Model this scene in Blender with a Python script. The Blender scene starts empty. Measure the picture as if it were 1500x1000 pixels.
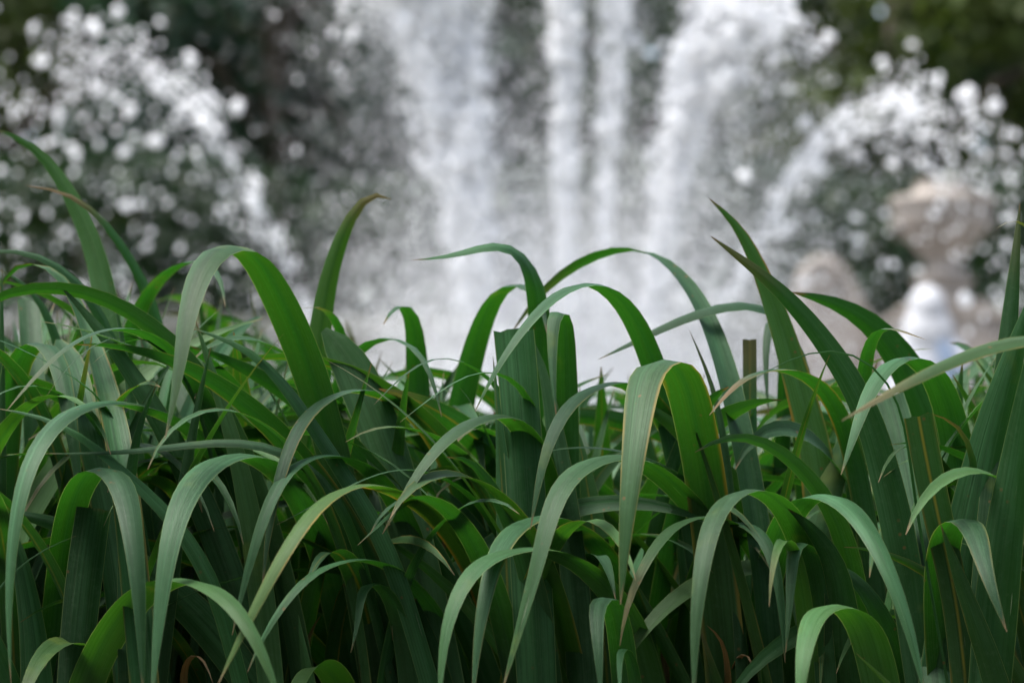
import bpy, bmesh, math, random
import numpy as np
from mathutils import Vector, Matrix

R = math.radians
SC = bpy.context.scene
COL = SC.collection
random.seed(7)
rng = np.random.default_rng(11)

# ------------------------------------------------------------------ camera
CAM_Z, PITCH, LENS, SENSOR = 0.65, R(3.0), 85.0, 36.0
cam = bpy.data.cameras.new('camera')
cam.lens, cam.sensor_width = LENS, SENSOR
cam.clip_start, cam.clip_end = 0.05, 2000
cam.dof.use_dof = True
cam.dof.focus_distance = 2.0
cam.dof.aperture_fstop = 5.2
camo = bpy.data.objects.new('camera', cam)
camo.location = (0, 0, CAM_Z)
camo.rotation_euler = (R(90) + PITCH, 0, 0)
COL.objects.link(camo)
SC.camera = camo

# ------------------------------------------------------------------ sky, sun, exposure
SUN_EL, SUN_AZ = R(69), R(-104)          # azimuth measured from +Y (away from camera) towards +X
world = bpy.data.worlds.new('World')
SC.world = world
world.use_nodes = True
wn = world.node_tree
sky = wn.nodes.new('ShaderNodeTexSky')
sky.sky_type = 'NISHITA'
sky.sun_disc = False
sky.sun_elevation = SUN_EL
sky.sun_rotation = SUN_AZ
sky.air_density, sky.dust_density, sky.ozone_density = 1.0, 4.0, 1.0
bg = wn.nodes['Background']
bg.inputs['Strength'].default_value = 0.085
hs = wn.nodes.new('ShaderNodeHueSaturation')      # thin overcast: a greyer sky
hs.inputs['Saturation'].default_value = 0.7
wn.links.new(sky.outputs['Color'], hs.inputs['Color'])
wn.links.new(hs.outputs['Color'], bg.inputs['Color'])

sun = bpy.data.lights.new('sun', 'SUN')
sun.energy, sun.angle, sun.color = 1.5, R(28), (1.0, 0.97, 0.93)
suno = bpy.data.objects.new('sun', sun)
sdir = Vector((math.sin(SUN_AZ) * math.cos(SUN_EL), math.cos(SUN_AZ) * math.cos(SUN_EL), math.sin(SUN_EL)))
suno.rotation_euler = (-sdir).to_track_quat('-Z', 'Y').to_euler()
suno.location = (0, 10, 30)
COL.objects.link(suno)

vs = SC.view_settings
vs.view_transform, vs.look, vs.gamma, vs.exposure = 'Standard', 'None', 1.0, 2.2
vs.use_curve_mapping = False
SC.cycles.use_denoising = True
SC.cycles.max_bounces = 12
SC.cycles.diffuse_bounces = 8
SC.cycles.glossy_bounces = 3
SC.cycles.transparent_max_bounces = 8
SC.cycles.sample_clamp_indirect = 6

# ------------------------------------------------------------------ helpers
CP, SP = math.cos(PITCH), math.sin(PITCH)
PX = SENSOR / LENS / 1500.0             # tangent per photo pixel


def at(px, py, depth):
    """world point on the ray through photo pixel (px, py) at world distance Y = depth"""
    cx, cy = (px - 750) * PX, (500 - py) * PX
    k = depth / (CP - cy * SP)
    return Vector((k * cx, depth, CAM_Z + k * (SP + cy * CP)))


def project(p):
    x, y, z = p[0], p[1], p[2] - CAM_Z
    f = y * CP + z * SP
    u = -y * SP + z * CP
    return 750 + x / f / PX, 500 - u / f / PX


def tag(o, label=None, cat=None, group=None, kind=None):
    if label: o['label'] = label
    if cat: o['category'] = cat
    if group: o['group'] = group
    if kind: o['kind'] = kind
    return o


def empty(name, loc=(0, 0, 0)):
    o = bpy.data.objects.new(name, None)
    o.empty_display_size = 0.1
    o.location = loc
    COL.objects.link(o)
    return o


def mesh_obj(name, verts, faces, mat, parent=None, smooth=True, uv=None, rel=True):
    """verts in world space; when parented, they are moved into the parent's space"""
    me = bpy.data.meshes.new(name)
    off = Vector((0, 0, 0))
    if parent is not None and rel:
        q = parent
        while q is not None:
            off += q.location
            q = q.parent
    v = np.asarray([tuple(a) for a in verts], dtype=float) - np.array(off)
    me.from_pydata(v.tolist(), [], faces)
    if smooth:
        me.polygons.foreach_set('use_smooth', [True] * len(me.polygons))
    if uv is not None:
        lay = me.uv_layers.new(name='UVMap')
        idx = np.empty(len(me.loops), dtype=np.int32)
        me.loops.foreach_get('vertex_index', idx)
        lay.data.foreach_set('uv', np.asarray(uv, dtype=np.float32)[idx].ravel())
    me.materials.append(mat)
    me.update()
    o = bpy.data.objects.new(name, me)
    if parent is not None:
        o.parent = parent
    COL.objects.link(o)
    return o


def fast_mesh(name, V, F, mat, parent=None, smooth=False):
    """numpy triangles / quads"""
    n = F.shape[1]
    me = bpy.data.meshes.new(name)
    me.vertices.add(len(V))
    me.vertices.foreach_set('co', V.astype(np.float32).ravel())
    me.loops.add(F.size)
    me.loops.foreach_set('vertex_index', F.astype(np.int32).ravel())
    me.polygons.add(len(F))
    me.polygons.foreach_set('loop_start', np.arange(0, F.size, n, dtype=np.int32))
    me.polygons.foreach_set('loop_total', np.full(len(F), n, dtype=np.int32))
    if smooth:
        me.polygons.foreach_set('use_smooth', np.ones(len(F), dtype=bool))
    me.update(calc_edges=True)
    me.materials.append(mat)
    o = bpy.data.objects.new(name, me)
    if parent is not None:
        o.parent = parent
    COL.objects.link(o)
    return o


class Nt:
    def __init__(self, name):
        self.m = bpy.data.materials.new(name)
        self.m.use_nodes = True
        self.t = self.m.node_tree
        self.t.nodes.clear()
        self.out = self.n('ShaderNodeOutputMaterial')

    def n(self, kind, **kw):
        nd = self.t.nodes.new(kind)
        for k, v in kw.items():
            setattr(nd, k, v)
        return nd

    def l(self, a, b):
        self.t.links.new(a, b)

    def val(self, sock, v):
        if hasattr(v, 'links') or isinstance(v, bpy.types.NodeSocket):
            self.l(v, sock)
        else:
            sock.default_value = v

    def math(self, op, a, b=None, clamp=False):
        nd = self.n('ShaderNodeMath', operation=op, use_clamp=clamp)
        self.val(nd.inputs[0], a)
        if b is not None: self.val(nd.inputs[1], b)
        return nd.outputs[0]

    def mix(self, fac, a, b):
        nd = self.n('ShaderNodeMix', data_type='RGBA')
        self.val(nd.inputs['Factor'], fac)
        self.val(nd.inputs[6], a)
        self.val(nd.inputs[7], b)
        return nd.outputs[2]

    def ramp(self, fac, lo, hi):
        nd = self.n('ShaderNodeMapRange', interpolation_type='SMOOTHSTEP')
        self.val(nd.inputs['Value'], fac)
        nd.inputs['From Min'].default_value = lo
        nd.inputs['From Max'].default_value = hi
        return nd.outputs[0]

    def noise(self, vec, scale, detail=3, rough=0.55, dim='3D', w=None):
        nd = self.n('ShaderNodeTexNoise', noise_dimensions=dim)
        if vec is not None: self.l(vec, nd.inputs['Vector'])
        if w is not None: self.val(nd.inputs['W'], w)
        nd.inputs['Scale'].default_value = scale
        nd.inputs['Detail'].default_value = detail
        nd.inputs['Roughness'].default_value = rough
        return nd.outputs['Fac']


def c4(r, g, b):
    return (r, g, b, 1)


# ------------------------------------------------------------------ materials
def leaf_material():
    N = Nt('iris_leaf')
    uv = N.n('ShaderNodeUVMap').outputs[0]
    sep = N.n('ShaderNodeSeparateXYZ'); N.l(uv, sep.inputs[0])
    u, v = sep.outputs[0], sep.outputs[1]
    oi = N.n('ShaderNodeObjectInfo')
    rnd = oi.outputs['Random']
    oc = N.n('ShaderNodeSeparateColor'); N.l(oi.outputs['Color'], oc.inputs[0])
    yel, dry, hue = oc.outputs[0], oc.outputs[1], oc.outputs[2]
    rib = oi.outputs['Alpha']
    w = N.math('MULTIPLY', rnd, 37.0)

    def stretch(su, sv):
        m = N.n('ShaderNodeMapping'); N.l(uv, m.inputs[0])
        m.inputs['Scale'].default_value = (su, sv, 1)
        return m.outputs[0]
    veins = N.noise(stretch(15, 1.1), 1.0, 5, 0.65, '4D', w)
    veins2 = N.noise(stretch(44, 3.0), 1.0, 2, 0.5, '4D', w)
    blot = N.noise(stretch(1.6, 7), 1.0, 4, 0.6, '4D', w)
    scar = N.noise(stretch(15, 9), 1.0, 2, 0.5, '4D', w)
    d = N.math('MULTIPLY', N.math('ABSOLUTE', N.math('SUBTRACT', u, 0.5)), 2.0)     # 0 midrib .. 1 margin
    col = N.mix(N.ramp(blot, 0.3, 0.7), c4(0.013, 0.060, 0.014), c4(0.050, 0.146, 0.062))
    col = N.mix(N.math('MULTIPLY', N.ramp(veins, 0.42, 0.62), 0.8), col, c4(0.013, 0.044, 0.017))
    col = N.mix(N.math('MULTIPLY', N.ramp(veins2, 0.45, 0.65), 0.4), col, c4(0.066, 0.125, 0.060))
    col = N.mix(hue, col, c4(0.085, 0.165, 0.025))
    tr = N.mix(hue, c4(0.018, 0.088, 0.003), c4(0.070, 0.170, 0.005))
    tr = N.mix(N.math('MULTIPLY', N.ramp(veins, 0.4, 0.68), 0.6), tr, c4(0.02, 0.14, 0.008))
    # darker keel along the middle
    keel = N.math('SUBTRACT', 1.0, N.ramp(d, 0.0, 0.35))
    tr = N.mix(N.math('MULTIPLY', keel, 0.55), tr, c4(0.012, 0.075, 0.006))
    # some leaves are darker, some paler
    vary = N.math('ADD', 0.62, N.math('MULTIPLY', N.math('FRACT', N.math('MULTIPLY', rnd, 7.31)), 0.62))
    vm = N.n('ShaderNodeMix', data_type='RGBA', blend_type='MULTIPLY'); vm.inputs['Factor'].default_value = 1
    N.l(col, vm.inputs[6]); N.l(vary, vm.inputs[7]); col = vm.outputs[2]
    # scars
    sc = N.math('MULTIPLY', N.ramp(scar, 0.735, 0.77), 0.75)
    col = N.mix(sc, col, c4(0.42, 0.44, 0.33))
    # yellow midrib streak
    rb = N.math('MULTIPLY', N.math('SUBTRACT', 1.0, N.ramp(d, 0.0, 0.16)), N.math('SUBTRACT', 1.0, rib))
    rb = N.math('MULTIPLY', rb, N.ramp(blot, 0.35, 0.5))
    rb = N.math('MULTIPLY', rb, 0.7)
    col = N.mix(rb, col, c4(0.26, 0.21, 0.03))
    tr = N.mix(rb, tr, c4(0.22, 0.17, 0.01))
    # pale thin margin
    thin = N.ramp(d, 0.945, 0.985)
    col = N.mix(N.math('MULTIPLY', thin, 0.5), col, c4(0.16, 0.22, 0.08))
    tr = N.mix(N.math('MULTIPLY', thin, 0.8), tr, c4(0.17, 0.26, 0.05))
    # yellow / orange margin on some leaves
    wob = N.math('ADD', d, N.math('MULTIPLY', N.math('SUBTRACT', blot, 0.5), 0.45))
    patch = N.ramp(N.noise(stretch(1.2, 9), 1.0, 3, 0.6, '4D', N.math('ADD', w, 5.3)), 0.38, 0.62)
    ym = N.math('MULTIPLY', N.math('MULTIPLY', N.ramp(wob, 0.78, 0.97), yel), patch)
    col = N.mix(ym, col, c4(0.30, 0.18, 0.03))
    tr = N.mix(ym, tr, c4(0.28, 0.14, 0.01))
    # dry tip, then wholly dry leaf
    tipf = N.math('ADD', v, N.math('MULTIPLY', N.math('SUBTRACT', blot, 0.5), 0.05))
    tip = N.math('MULTIPLY', N.ramp(tipf, 0.982, 0.999), 0.95)
    tipbig = N.math('MULTIPLY', N.ramp(tipf, 0.90, 0.975), N.ramp(dry, 0.05, 0.5))
    dr = N.math('MAXIMUM', tip, N.math('MAXIMUM', tipbig, N.ramp(dry, 0.6, 1.0)))
    brown = N.mix(N.ramp(veins, 0.35, 0.65), c4(0.23, 0.165, 0.085), c4(0.10, 0.066, 0.034))
    col = N.mix(dr, col, brown)
    tr = N.mix(dr, tr, c4(0.14, 0.07, 0.02))

    # specks, dust and small damage
    obc = N.n('ShaderNodeTexCoord').outputs['Object']
    vor = N.n('ShaderNodeTexVoronoi'); N.l(obc, vor.inputs['Vector'])
    vor.inputs['Scale'].default_value = 75
    gate = N.ramp(N.noise(obc, 14, 2), 0.52, 0.62)
    speck = N.math('MULTIPLY', N.math('SUBTRACT', 1.0, N.ramp(vor.outputs['Distance'], 0.05, 0.16)), gate)
    col = N.mix(N.math('MULTIPLY', speck, 0.8), col, c4(0.16, 0.10, 0.035))
    tr = N.mix(N.math('MULTIPLY', speck, 0.8), tr, c4(0.05, 0.03, 0.01))
    dust = N.ramp(N.noise(obc, 160, 4, 0.7), 0.5, 0.72)
    col = N.mix(N.math('MULTIPLY', dust, 0.2), col, c4(0.085, 0.155, 0.085))
    yb = N.ramp(N.noise(obc, 9, 4, 0.65, '4D', w), 0.60, 0.72)
    col = N.mix(N.math('MULTIPLY', yb, 0.5), col, c4(0.12, 0.17, 0.03))
    tr = N.mix(N.math('MULTIPLY', yb, 0.5), tr, c4(0.14, 0.20, 0.012))
    bump = N.n('ShaderNodeBump')
    bump.inputs['Strength'].default_value = 0.6
    bump.inputs['Distance'].default_value = 0.0008
    N.l(N.math('ADD', veins, N.math('MULTIPLY', veins2, 0.6)), bump.inputs['Height'])
    p = N.n('ShaderNodeBsdfPrincipled')
    N.l(col, p.inputs['Base Color'])
    N.l(N.math('ADD', 0.43, N.math('MULTIPLY', blot, 0.16)), p.inputs['Roughness'])
    p.inputs['Specular IOR Level'].default_value = 0.24
    N.l(bump.outputs[0], p.inputs['Normal'])
    t = N.n('ShaderNodeBsdfTranslucent')
    N.l(tr, t.inputs['Color'])
    mx = N.n('ShaderNodeMixShader')
    mx.inputs[0].default_value = 0.36
    N.l(p.outputs[0], mx.inputs[1]); N.l(t.outputs[0], mx.inputs[2])
    N.l(mx.outputs[0], N.out.inputs[0])
    return N.m


def stone_material(name, a, b, scale=3.0):
    N = Nt(name)
    g = N.n('ShaderNodeTexCoord').outputs['Object']
    n1 = N.noise(g, scale, 6, 0.6)
    n2 = N.noise(g, scale * 9, 3, 0.6)
    col = N.mix(N.ramp(n1, 0.3, 0.7), a, b)
    col = N.mix(N.math('MULTIPLY', N.ramp(n2, 0.55, 0.75), 0.4), col, c4(a[0] * .6, a[1] * .6, a[2] * .55))
    p = N.n('ShaderNodeBsdfPrincipled')
    p.inputs['Roughness'].default_value = 0.85
    N.l(col, p.inputs['Base Color'])
    bp = N.n('ShaderNodeBump'); bp.inputs['Distance'].default_value = 0.01
    bp.inputs['Strength'].default_value = 0.4
    N.l(n2, bp.inputs['Height']); N.l(bp.outputs[0], p.inputs['Normal'])
    N.l(p.outputs[0], N.out.inputs[0])
    return N.m


def plain(name, col, rough=0.7, var=0.25, scale=6.0, coord='Object'):
    N = Nt(name)
    g = N.n('ShaderNodeTexCoord').outputs[coord]
    n1 = N.noise(g, scale, 4, 0.6)
    c = N.mix(n1, c4(*[x * (1 - var) for x in col]), c4(*[min(1, x * (1 + var)) for x in col]))
    p = N.n('ShaderNodeBsdfPrincipled')
    p.inputs['Roughness'].default_value = rough
    N.l(c, p.inputs['Base Color'])
    N.l(p.outputs[0], N.out.inputs[0])
    return N.m


def foliage(name, a, b, trans):
    N = Nt(name)
    geo = N.n('ShaderNodeNewGeometry')
    pos = N.n('ShaderNodeTexCoord').outputs['Object']
    f = N.math('ADD', N.math('MULTIPLY', geo.outputs['Random Per Island'], 0.5),
               N.math('MULTIPLY', N.ramp(N.noise(pos, 0.45, 3), 0.35, 0.65), 0.6), True)
    col = N.mix(f, a, b)
    p = N.n('ShaderNodeBsdfPrincipled')
    p.inputs['Roughness'].default_value = 0.55
    N.l(col, p.inputs['Base Color'])
    t = N.n('ShaderNodeBsdfTranslucent')
    t.inputs['Color'].default_value = trans
    mx = N.n('ShaderNodeMixShader'); mx.inputs[0].default_value = 0.3
    N.l(p.outputs[0], mx.inputs[1]); N.l(t.outputs[0], mx.inputs[2])
    N.l(mx.outputs[0], N.out.inputs[0])
    return N.m


def spray_material():
    N = Nt('aerated_water')
    p = N.n('ShaderNodeBsdfPrincipled')
    p.inputs['Base Color'].default_value = c4(0.96, 0.965, 0.975)
    p.inputs['Roughness'].default_value = 0.25
    p.inputs['Specular IOR Level'].default_value = 0.6
    t = N.n('ShaderNodeBsdfTranslucent')
    t.inputs['Color'].default_value = c4(0.96, 0.965, 0.975)
    mx = N.n('ShaderNodeMixShader'); mx.inputs[0].default_value = 0.45
    N.l(p.outputs[0], mx.inputs[1]); N.l(t.outputs[0], mx.inputs[2])
    N.l(mx.outputs[0], N.out.inputs[0])
    return N.m


def pool_material():
    N = Nt('pool_water')
    g = N.n('ShaderNodeTexCoord').outputs['Object']
    p = N.n('ShaderNodeBsdfPrincipled')
    p.inputs['Base Color'].default_value = c4(0.03, 0.06, 0.06)
    p.inputs['Roughness'].default_value = 0.06
    bp = N.n('ShaderNodeBump'); bp.inputs['Distance'].default_value = 0.03
    N.l(N.noise(g, 7, 4), bp.inputs['Height']); N.l(bp.outputs[0], p.inputs['Normal'])
    N.l(p.outputs[0], N.out.inputs[0])
    return N.m


M_LEAF = leaf_material()
M_STONE = stone_material('pale_stone', c4(0.17, 0.152, 0.135), c4(0.33, 0.295, 0.262))
M_STONE2 = stone_material('wall_stone', c4(0.115, 0.125, 0.105), c4(0.20, 0.20, 0.175), 1.5)
M_SOIL = plain('soil', (0.035, 0.026, 0.018), 0.95, 0.5, 25)
M_GRASS = plain('lawn', (0.045, 0.085, 0.025), 0.9, 0.35, 8)
M_GRAVEL = plain('gravel', (0.22, 0.20, 0.18), 0.95, 0.3, 60)
M_BARK = plain('bark', (0.07, 0.055, 0.04), 0.9, 0.4, 9)
M_METAL = plain('nozzle_bronze', (0.12, 0.10, 0.07), 0.4, 0.2, 9)
M_SPRAY = spray_material()
M_POOL = pool_material()
M_FOL = [foliage('dark_foliage', c4(0.0144, 0.0368, 0.0112), c4(0.0352, 0.0800, 0.0208), c4(0.0240, 0.0720, 0.0096)),
         foliage('olive_foliage', c4(0.0368, 0.0608, 0.0096), c4(0.0920, 0.1240, 0.0192), c4(0.0720, 0.1120, 0.0096)),
         foliage('blue_green_foliage', c4(0.0144, 0.0400, 0.0240), c4(0.0320, 0.0736, 0.0416), c4(0.0240, 0.0640, 0.0240))]
M_YEW = foliage('yew_foliage', c4(0.008, 0.022, 0.008), c4(0.020, 0.050, 0.016), c4(0.012, 0.035, 0.006))
M_SKIN = plain('skin', (0.45, 0.27, 0.19), 0.5, 0.08)
M_WHITE = plain('white_cloth', (0.47, 0.49, 0.53), 0.85, 0.05)
M_SCARF = plain('pale_scarf', (0.40, 0.41, 0.43), 0.85, 0.12, 14)
M_BLUE = plain('blue_cloth', (0.25, 0.32, 0.43), 0.85, 0.1)
M_TROUSER = plain('grey_cloth', (0.13, 0.13, 0.15), 0.85, 0.1)

# ------------------------------------------------------------------ ground
def sheet(name, x0, x1, y0, y1, z, mat):
    o = mesh_obj(name, [(x0, y0, z), (x1, y0, z), (x1, y1, z), (x0, y1, z)], [(0, 1, 2, 3)], mat, smooth=False)
    return tag(o, kind='structure')


sheet('ground', -900, 900, -900, 900, -0.008, M_GRASS)
sheet('flower_bed_soil', -2.6, 2.6, 1.35, 3.7, 0.0, M_SOIL)
sheet('gravel_path', -40, 40, 4.2, 18.6, -0.004, M_GRAVEL)


# ------------------------------------------------------------------ lathe / box helpers
def lathe_geo(profile, center, seg=32):
    V, F = [], []
    for r, z in profile:
        for k in range(seg):
            a = 2 * math.pi * k / seg
            V.append((center[0] + r * math.cos(a), center[1] + r * math.sin(a), center[2] + z))
    for i in range(len(profile) - 1):
        for k in range(seg):
            a, b = i * seg + k, i * seg + (k + 1) % seg
            F.append((a, b, b + seg, a + seg))
    F.append(tuple(range(seg))[::-1])
    F.append(tuple(range((len(profile) - 1) * seg, len(profile) * seg)))
    return V, F


def bevel_box(name, x0, x1, y0, y1, z0, z1, mat, parent=None, bev=0.01):
    bm = bmesh.new()
    bmesh.ops.create_cube(bm, size=1)
    for v in bm.verts:
        v.co = Vector(((x0 + x1) / 2 + v.co.x * (x1 - x0), (y0 + y1) / 2 + v.co.y * (y1 - y0), (z0 + z1) / 2 + v.co.z * (z1 - z0)))
    bmesh.ops.bevel(bm, geom=bm.edges[:], offset=bev, segments=2, affect='EDGES')
    V = [v.co.copy() for v in bm.verts]
    F = [tuple(v.index for v in f.verts) for f in bm.faces]
    bm.free()
    return mesh_obj(name, V, F, mat, parent, smooth=False)


# ------------------------------------------------------------------ fountain
FY = 11.0
fc = at(760, 700, FY); FX = fc.x
fountain = tag(empty('fountain', (FX, FY, 0)), 'round stone fountain basin beneath the water jets', 'fountain')
rim = [(2.55, 0.0), (2.62, 0.02), (2.62, 0.30), (2.72, 0.34), (2.74, 0.40), (2.70, 0.43), (2.40, 0.43), (2.36, 0.40), (2.36, 0.06), (2.34, 0.0)]
V, F = lathe_geo(rim, (FX, FY, 0), 64)
mesh_obj('basin_rim', V, F[:-2], M_STONE, fountain)
V, F = lathe_geo([(2.365, 0.0), (2.365, 0.10), (2.365, 0.30)], (FX, FY, 0), 64)
tag(mesh_obj('pool_water', V, [F[-1]], M_POOL, smooth=False), kind='structure')

OCT_V = np.array([(1, 0, 0), (-1, 0, 0), (0, 1, 0), (0, -1, 0), (0, 0, 1), (0, 0, -1)], float)
OCT_F = np.array([(0, 2, 4), (2, 1, 4), (1, 3, 4), (3, 0, 4), (2, 0, 5), (1, 2, 5), (3, 1, 5), (0, 3, 5)])
bm = bmesh.new(); bmesh.ops.create_icosphere(bm, subdivisions=1, radius=1)
ICO_V = np.array([v.co[:] for v in bm.verts]); ICO_F = np.array([[v.index for v in f.verts] for f in bm.faces]); bm.free()


def drops_mesh(name, P, rad, base_v, base_f, parent, stretch=None, vel=None):
    n = len(P)
    k = len(base_v)
    S = rad[:, None] * rng.uniform(0.75, 1.3, (n, 3))
    V = base_v[None] * S[:, None, :]
    if vel is not None:
        d = vel / (np.linalg.norm(vel, axis=1, keepdims=True) + 1e-6)
        along = np.einsum('nkj,nj->nk', V, d)
        V = V + along[:, :, None] * d[:, None, :] * stretch[:, None, None]
    V = V + P[:, None, :]
    Fx = base_f[None] + (np.arange(n) * k)[:, None, None]
    o = fast_mesh(name, V.reshape(-1, 3) - np.array(parent.location), Fx.reshape(-1, 3), M_SPRAY, parent, True)
    return tag(o, kind='stuff')


def water_jet(nz, apex, label, core, single, mist, spread=0.010, core_t=(.12, .55), fall=0.13, fall_t=(.25, .92), rad=0.012, loose=0.0, many=.22, mist_t=1.0, cloud=0, cw=0.4, cx=0.0, fine=0.0030):
    """nz, apex: where the nozzle and the apex of the trajectory stand, in the plane Y = FY"""
    N0 = at(nz[0], nz[1], FY); N0.z = 0.34
    A = at(apex[0], apex[1], FY)
    g = 9.81
    vz = math.sqrt(2 * g * (A.z - N0.z))
    T = 2 * vz / g
    v0 = np.array([(A.x - N0.x) / (vz / g), 0.0, vz])
    vn = np.linalg.norm(v0)
    root = tag(empty('water_jet', (N0.x, N0.y, 0.30)), label, 'water jet', 'jets of the fountain')
    Vn, Fn = lathe_geo([(0.045, -0.1), (0.045, 0.0), (0.03, 0.02), (0.022, 0.06), (0.018, 0.06)], (N0.x, N0.y, 0.30), 16)
    mesh_obj('nozzle', Vn, Fn, M_METAL, root)

    def fly(t, v):
        p = np.array(N0) + v * t[:, None]
        p[:, 2] = N0.z + v[:, 2] * t - 0.5 * g * t * t
        vel = v.copy(); vel[:, 2] = v[:, 2] - g * t
        return p, vel
    # the stream itself, breaking into clumps as it rises
    tc = T * (core_t[0] + (core_t[1] - core_t[0]) * rng.beta(1.1, 1.2, core))
    vc = v0[None] * (1 + rng.normal(0, 0.012, core) - np.abs(rng.normal(0, .02, core)))[:, None] + rng.normal(0, spread * vn, (core, 3)) * np.array([1, 1, 0.4])
    Pc, Vc = fly(tc, vc)
    idx = np.repeat(np.arange(core), np.minimum(1 + rng.geometric(many, core), 16))
    sig = 0.008 + 0.026 * tc[idx] + loose * tc[idx] ** 2
    P = Pc[idx] + rng.normal(0, 1, (len(idx), 3)) * sig[:, None] * np.array([0.8, 0.9, 1.35])
    r1 = rad * rng.lognormal(-0.2, 0.5, len(idx))
    Vl = Vc[idx]
    # single drops thrown off, rising short of the apex and falling
    ts = T * (fall_t[0] + (fall_t[1] - fall_t[0]) * rng.beta(1.2, 1.2, single))
    vs_ = v0[None] * (1 - np.abs(rng.normal(0, fall, single)))[:, None] + rng.normal(0, spread * 1.6 * vn, (single, 3)) * np.array([1, 1, 0.4])
    Ps, Vs = fly(ts, vs_)
    r2 = 0.0080 * rng.lognormal(-0.1, 0.5, single)
    P = np.concatenate([P, Ps]); r = np.clip(np.concatenate([r1, r2]), .003, .03); Vl = np.concatenate([Vl, Vs])
    keep = P[:, 2] > 0.3
    drops_mesh('falling_drops', P[keep], r[keep], ICO_V, ICO_F, root, rng.uniform(0.0, 0.6, keep.sum()), Vl[keep])
    # fine spray drifting off the stream
    tm = rng.beta(1.2, 1.2, mist) * T * mist_t
    vm = v0[None] * (1 - np.abs(rng.normal(0, fall * .9, mist)))[:, None] + rng.normal(0, spread * 1.6 * vn, (mist, 3)) * np.array([1, 1, 0.3])
    Pm, _ = fly(tm, vm)
    Pm[:, 2] -= np.abs(rng.normal(0, 0.2, mist)) * tm
    if cloud:            # mist hanging round the foot of the plume
        Q = np.stack([N0.x + cx + rng.normal(0, cw, cloud), N0.y + rng.normal(0, .35, cloud), 0.45 + np.abs(rng.normal(0, 0.70, cloud)) + rng.uniform(0, .4, cloud)], 1)
        Pm = np.concatenate([Pm, Q])
    Pm = Pm[Pm[:, 2] > 0.3]
    drops_mesh('fine_spray', Pm, fine * rng.lognormal(0, 0.4, len(Pm)), OCT_V, OCT_F, root)
    return root


water_jet((560, 760), (150, 66), 'lower arching jet breaking into separate drops over the open dark trees', 150, 520, 900, spread=0.012, fall=.17, core_t=(.12, .68), loose=.09, many=.36, rad=.0092)
water_jet((732, 760), (572, -140), 'tall broad white plume leaning towards the lower arc of separate drops', 1600, 200, 11000, spread=0.029, fall=.10, core_t=(.1, .58), fall_t=(.2, .72), mist_t=.62, loose=.05, cloud=42000, cw=.42, cx=-.06)
water_jet((828, 760), (829, -220), 'tall narrow vertical white plume rising from the middle nozzle', 1500, 60, 7000, spread=0.0085, fall=.05, core_t=(.08, .55), fall_t=(.2, .6), mist_t=.6, cloud=40000, cw=.42, cx=.05)
water_jet((872, 760), (925, -160), 'thin pale plume rising close beside the vertical one', 330, 50, 3500, spread=0.010, fall=.07, core_t=(.1, .6), fall_t=(.2, .6), mist_t=.62, rad=.011)
water_jet((908, 760), (1092, -20), 'tall thinner plume leaning towards the stone urn', 650, 240, 9000, spread=0.017, fall=.10, core_t=(.1, .60), fall_t=(.2, .75), mist_t=.7, loose=.06, cloud=36000, cw=.38, cx=.18)
water_jet((948, 760), (1320, 142), 'lower arching jet whose drops fall in front of the stone urn', 220, 260, 700, spread=0.010, fall=.14, core_t=(.1, .72), loose=.08, many=.36, rad=.0092)

# ------------------------------------------------------------------ terrace wall, urn, scroll
WY = 19.0
ztop = at(750, 466, WY).z
wall = tag(empty('terrace_wall', (0, WY, 0)), 'long pale stone terrace wall with coping behind the fountain', 'wall')
bevel_box('plinth', -14, 14, WY - 0.30, WY + 0.2, 0, 0.30, M_STONE2, wall, 0.02)
bevel_box('wall_face', -13.9, 13.9, WY - 0.22, WY + 0.2, 0.30, ztop - 0.16, M_STONE2, wall, 0.01)
for i in range(14):
    x = -14 + 2 * i
    bevel_box('coping_stone', x + 0.006, x + 1.994, WY - 0.34, WY + 0.26, ztop - 0.16 + 0.002, ztop + random.uniform(-0.004, 0.004), M_STONE2, wall, 0.03)
sheet('terrace_ground', -60, 60, WY + 0.2, 90, ztop - 0.18, M_GRASS)

UY = 17.0
uc = at(1382, 400, UY)
zz = lambda py: at(1382, py, UY).z
pxm = PX * UY
urn = tag(empty('stone_urn', (uc.x, UY, zz(408))), 'large weathered stone garden urn with wide rim on tall pedestal', 'urn')
prof = [(30, 408), (36, 406), (37, 401), (27, 397), (24, 391), (28, 382), (40, 368), (54, 350), (63, 338), (66, 332), (70, 326), (71, 318), (68, 314), (74, 306), (78, 301), (78, 293), (75, 290), (60, 290), (56, 294)]
V, F = lathe_geo([(r * pxm, zz(y) - zz(408)) for r, y in prof], (uc.x, UY, zz(408)), 40)
mesh_obj('urn_body', V, F, M_STONE, urn)
prof2 = [(54, 293), (50, 286), (42, 279), (40, 272), (44, 268), (36, 265), (0.5, 263)]
V, F = lathe_geo([(r * pxm, zz(y) - zz(408)) for r, y in prof2], (uc.x, UY, zz(408)), 32)
mesh_obj('urn_lid', V, F, M_STONE, urn)
for s in (-1, 1):
    Vh, Fh = [], []
    path = [(58, 316), (72, 322), (74, 338), (66, 350), (54, 352)]
    for i, (r, y) in enumerate(path):
        for k in range(8):
            a = k * math.pi / 4
            Vh.append((uc.x + s * (r + 4 * math.cos(a)) * pxm, UY + 4 * math.sin(a) * pxm, zz(y) + 2 * math.cos(a) * pxm))
    for i in range(len(path) - 1):
        for k in range(8):
            a, b = i * 8 + k, i * 8 + (k + 1) % 8
            Fh.append((a, b, b + 8, a + 8))
    mesh_obj('urn_handle', Vh, Fh, M_STONE, urn)
ped = tag(empty('urn_pedestal', (uc.x, UY, 0)), 'tall stepped stone pedestal carrying the garden urn', 'pedestal')
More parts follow.
